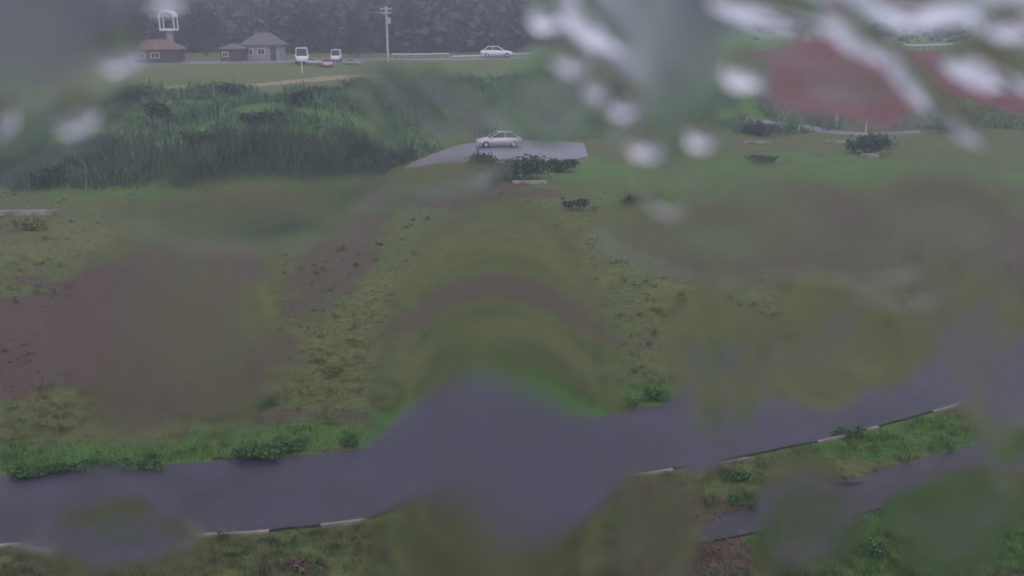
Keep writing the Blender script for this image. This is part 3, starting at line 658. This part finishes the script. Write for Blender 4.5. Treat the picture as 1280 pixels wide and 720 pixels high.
def water(rough):
    m = bpy.data.materials.new('rain_water'); m.use_nodes = True; nt = m.node_tree; nt.nodes.clear()
    o = nt.nodes.new('ShaderNodeOutputMaterial'); g_ = nt.nodes.new('ShaderNodeBsdfRefraction' if rough else 'ShaderNodeBsdfGlass'); g_.inputs['IOR'].default_value = 1.33; g_.inputs['Roughness'].default_value = rough
    if rough:                                   # the film is finely beaded in its middle and clears to its rim
        a = nt.nodes.new('ShaderNodeAttribute'); a.attribute_name = 'film'; u = nt.nodes.new('ShaderNodeMath'); u.operation = 'MULTIPLY'; u.inputs[1].default_value = rough
        nt.links.new(a.outputs['Fac'], u.inputs[0]); nt.links.new(u.outputs[0], g_.inputs['Roughness'])
    nt.links.new(g_.outputs[0], o.inputs[0]); return m
WM = {r: water(r) for r in (0.0, .1, .15, .2, .33, .45)}
MW = win.rotation_euler.to_matrix().to_4x4(); MW.translation = win.location
def drop(name, px, py, rx, ry, H, p, rough, label, cat, group=None, rot=0, shape=lambda a: 1.0, wave=0, wedge=(0, 0)):
    """px,py centre and rx,ry half sizes as lengths on the pane (photo pixel * PX); H peak thickness in mm; p edge softness"""
    nr, na = 34, 96; rr = np.linspace(0, 1, nr + 1)[1:]; aa = np.linspace(0, 2 * np.pi, na, endpoint=False)
    Rr, A = np.meshgrid(rr, aa, indexing='ij'); S = np.vectorize(shape, otypes=[float])(A)
    lx, ly = Rr * np.cos(A) * rx * PX * S, Rr * np.sin(A) * ry * PX * S
    def hgt(r_, x_, y_):
        h = H * .001 * (1 - r_ ** 2) ** p
        if wave: h = h * (1 + wave * sn(x_ / (rx * PX), y_ / (ry * PX), 2.6, 5, int(abs(px)) % 19))
        return h * (1 + wedge[0] * x_ / (rx * PX) + wedge[1] * y_ / (ry * PX)) + .00015
    h = hgt(Rr, lx, ly); h0 = float(hgt(np.array(0.), np.array(0.), np.array(0.)))
    c, s_ = math.cos(rot), math.sin(rot); X_ = lx * c - ly * s_; Y_ = lx * s_ + ly * c
    z0 = -.0022                                                 # outer face of the pane
    top = np.stack([X_, Y_, z0 - h], -1).reshape(-1, 3); back = np.stack([X_, Y_, np.full_like(X_, z0)], -1)[-1]
    V = np.concatenate([[[0, 0, z0 - h0]], top, back]); F = []
    id_ = lambda i, j: 1 + i * na + j % na
    for j in range(na): F.append((0, id_(0, j + 1), id_(0, j)))
    for i in range(nr - 1):
        for j in range(na): F.append((id_(i, j), id_(i, j + 1), id_(i + 1, j + 1), id_(i + 1, j)))
    bo = 1 + nr * na
    me = bpy.data.meshes.new(name)
    for j in range(na): F.append((id_(nr - 1, j), id_(nr - 1, j + 1), bo + (j + 1) % na, bo + j))
    F.append(tuple(bo + j for j in range(na)))
    me.from_pydata([tuple(map(float, q)) for q in V], [], F); me.update()
    bm = bmesh.new(); bm.from_mesh(me); bmesh.ops.recalc_face_normals(bm, faces=bm.faces); bm.to_mesh(me); bm.free()
    sm_ = [True] * len(me.polygons); n_ = len(sm_)
    for k_ in range(n_ - na - 1, n_): sm_[k_] = False
    me.polygons.foreach_set('use_smooth', sm_)
    at_ = me.attributes.new('film', 'FLOAT', 'POINT'); fl = np.concatenate([[1.0], (1 - Rr ** 2).ravel() ** 1.0, np.zeros(na)]); at_.data.foreach_set('value', fl.astype(np.float32))
    me.materials.append(WM[rough]); o = bpy.data.objects.new(name, me); C.objects.link(o)
    o.location = MW @ Vector(((px - 640) * PX, (360 - py) * PX, 0)); o.rotation_euler = win.rotation_euler
    tag(o, label, cat, group); return o
wob = lambda a, k=3, e=.1, ph=0: 1 + e * math.sin(k * a + ph) + e * .6 * math.sin((k + 2) * a + ph * 2)
DG = 'bright round raindrops on the window'
for (px, py, rx, ry, H, lab) in [
    (145, 62, 30, 30, 2.6, 'round raindrop over the hill at upper left'), (88, 140, 30, 29, 2.6, 'round raindrop lower left of the one over the hill'),
    (-2, 146, 18, 24, 2.0, 'raindrop cut by the left edge of the photo'), (203, -4, 24, 16, 1.8, 'raindrop at the top edge above the domed shelter'),
    (714, 70, 26, 22, 2.4, 'small raindrop left of the brightest pair'), (752, 104, 30, 26, 3.4, 'upper left of the two brightest joined raindrops'),
    (780, 126, 24, 27, 3.2, 'lower right of the two brightest joined raindrops'), (808, 178, 26, 21, 2.6, 'raindrop at the lower left foot of the grey streak'),
    (878, 166, 22, 20, 2.6, 'raindrop at the lower right foot of the grey streak'), (932, 86, 30, 27, 2.8, 'raindrop left of the red slope'),
    (684, 10, 24, 26, 2.2, 'raindrop at the top edge left of the grey streak')]:
    drop('raindrop', px, py, rx, ry, H, 1.0, 0.0, lab, 'raindrop', DG, shape=lambda a, q=px: wob(a, 2, .06, q))
SG = 'thin smeared patches of rainwater on the window'
for (px, py, rx, ry, H, p, ro, rot, wv, wg, lab) in [
    (10, 45, 160, 165, 1.6, 2.2, .33, 0, .2, (0, .3), 'large plain water smear in the upper left corner'),
    (820, 40, 115, 190, 3.2, 2.2, .45, R(4), .2, (0, .3), 'large grey water smear hanging at the top right of centre'),
    (622, 596, 168, 350, 11.0, 2.0, .2, 0, .02, (0, -.1), 'big central water lens bending the road into an arch'),
    (215, 400, 130, 185, .9, 2, .45, R(-12), .7, (0, 0), 'water smear over the brown ground and field at left'),
    (140, 660, 105, 75, 1.0, 2, .33, R(8), .8, (.2, .5), 'water smear over the road at the lower left'),
    (880, 470, 50, 125, 1.9, 2, .33, R(4), .3, (0, 0), 'upright water smear over the road right of centre'),
    (930, 480, 36, 95, 1.2, 2, .33, R(-8), .3, (0, 0), 'narrow water smear beside the upright one over the road'),
    (1050, 430, 90, 105, 2.2, 2, .33, R(-10), .3, (0, 0), 'water smear lifting the road into a dark patch at right'),
    (1235, 440, 75, 150, 2.2, 2, .33, R(14), .3, (0, 0), 'pale water smear near the right edge'),
    (950, 280, 175, 85, 1.0, 2, .45, R(-6), .8, (0, 0), 'wide faint water smear across the field right of centre'),
    (1170, 285, 105, 95, 1.0, 2, .45, R(20), .8, (0, 0), 'faint water smear over the reddish field at right'),
    (820, 672, 58, 80, 1.3, 2, .33, R(-6), .3, (0, 0), 'brownish water smear at the bottom right of centre'),
    (1010, 650, 80, 65, .9, 2, .45, R(20), .8, (0, 0), 'small water smear over the muddy track'),
    (1200, 650, 90, 70, .9, 2, .45, R(0), .8, (0, 0), 'faint water smear over the grass in the lower right corner'),
    (705, 118, 80, 70, 1.2, 2, .33, 0, .8, (0, 0), 'water smear over the bank below the far white car'),
    (470, 135, 62, 15, .7, 2, .1, R(-62), .5, (0, 0), 'steep thin streak of water over the right end of the reeds'),
    (510, 118, 72, 16, .7, 2, .1, R(-44), .5, (0, 0), 'slanting thin streak of water over the green slope'),
    (558, 110, 66, 16, .7, 2, .1, R(-30), .5, (0, 0), 'slanting streak of water over the slope above the paved lot'),
    (590, 150, 70, 12, .6, 2, .1, R(12), .5, (0, 0), 'thin streak of water right above the parked silver car'),
    (545, 228, 100, 20, 1.0, 2, .1, R(14), .5, (0, 0), 'curved streak of water left of the bush before the lot'),
    (320, 262, 170, 46, .9, 2, .45, R(3), .8, (0, 0), 'flat water smear below the reeds'),
    (1060, 100, 120, 50, .7, 2, .33, R(-12), .4, (0, 0), 'faint water smear over the red slope')]:
    drop('water_smear', px, py, rx, ry, H, p, ro, lab, 'water smear', SG, rot, shape=lambda a, q=px: (1 + .12 * math.sin(2 * a + q) + .12 * math.sin(3 * a + 2 * q) + .08 * math.sin(5 * a + 3 * q)) if q != 622 else 1.0, wave=wv, wedge=wg)
RG = 'runs of rainwater trailing down the window'
for (px, py, rx, ry, H, rot, ro, lab) in [
    (735, 20, 60, 26, 2.2, R(-52), .45, 'pale diagonal run of water left of the large grey smear'),
    (975, 8, 80, 30, 3.2, R(-12), .45, 'bright run of water along the top edge above the red slope'),
    (1078, 40, 70, 22, 1.8, R(-35), .45, 'pale run of water slanting down over the right skyline'),
    (1150, 100, 62, 20, 1.8, R(-50), .45, 'steep pale run of water beside the right end of the red slope'),
    (1205, 150, 55, 15, 1.5, R(-42), .45, 'faint short run of water at the foot of the steep pale one'),
    (1245, 80, 62, 34, 3.2, R(-20), .45, 'bright run of water in the upper right corner'),
    (1160, 2, 85, 28, 2.8, R(0), .45, 'bright run of water touching the top edge at right'),
    (1262, 25, 40, 22, 2.0, R(-10), .45, 'small pale run of water in the very corner at upper right')]:
    drop('water_run', px, py, rx, ry, H, 1.6, ro, lab, 'water run', RG, rot, shape=lambda a, q=px: 1 + .1 * math.sin(2 * a + q) + .1 * math.sin(3 * a + 2 * q) + .07 * math.sin(5 * a + 3 * q), wave=.35)
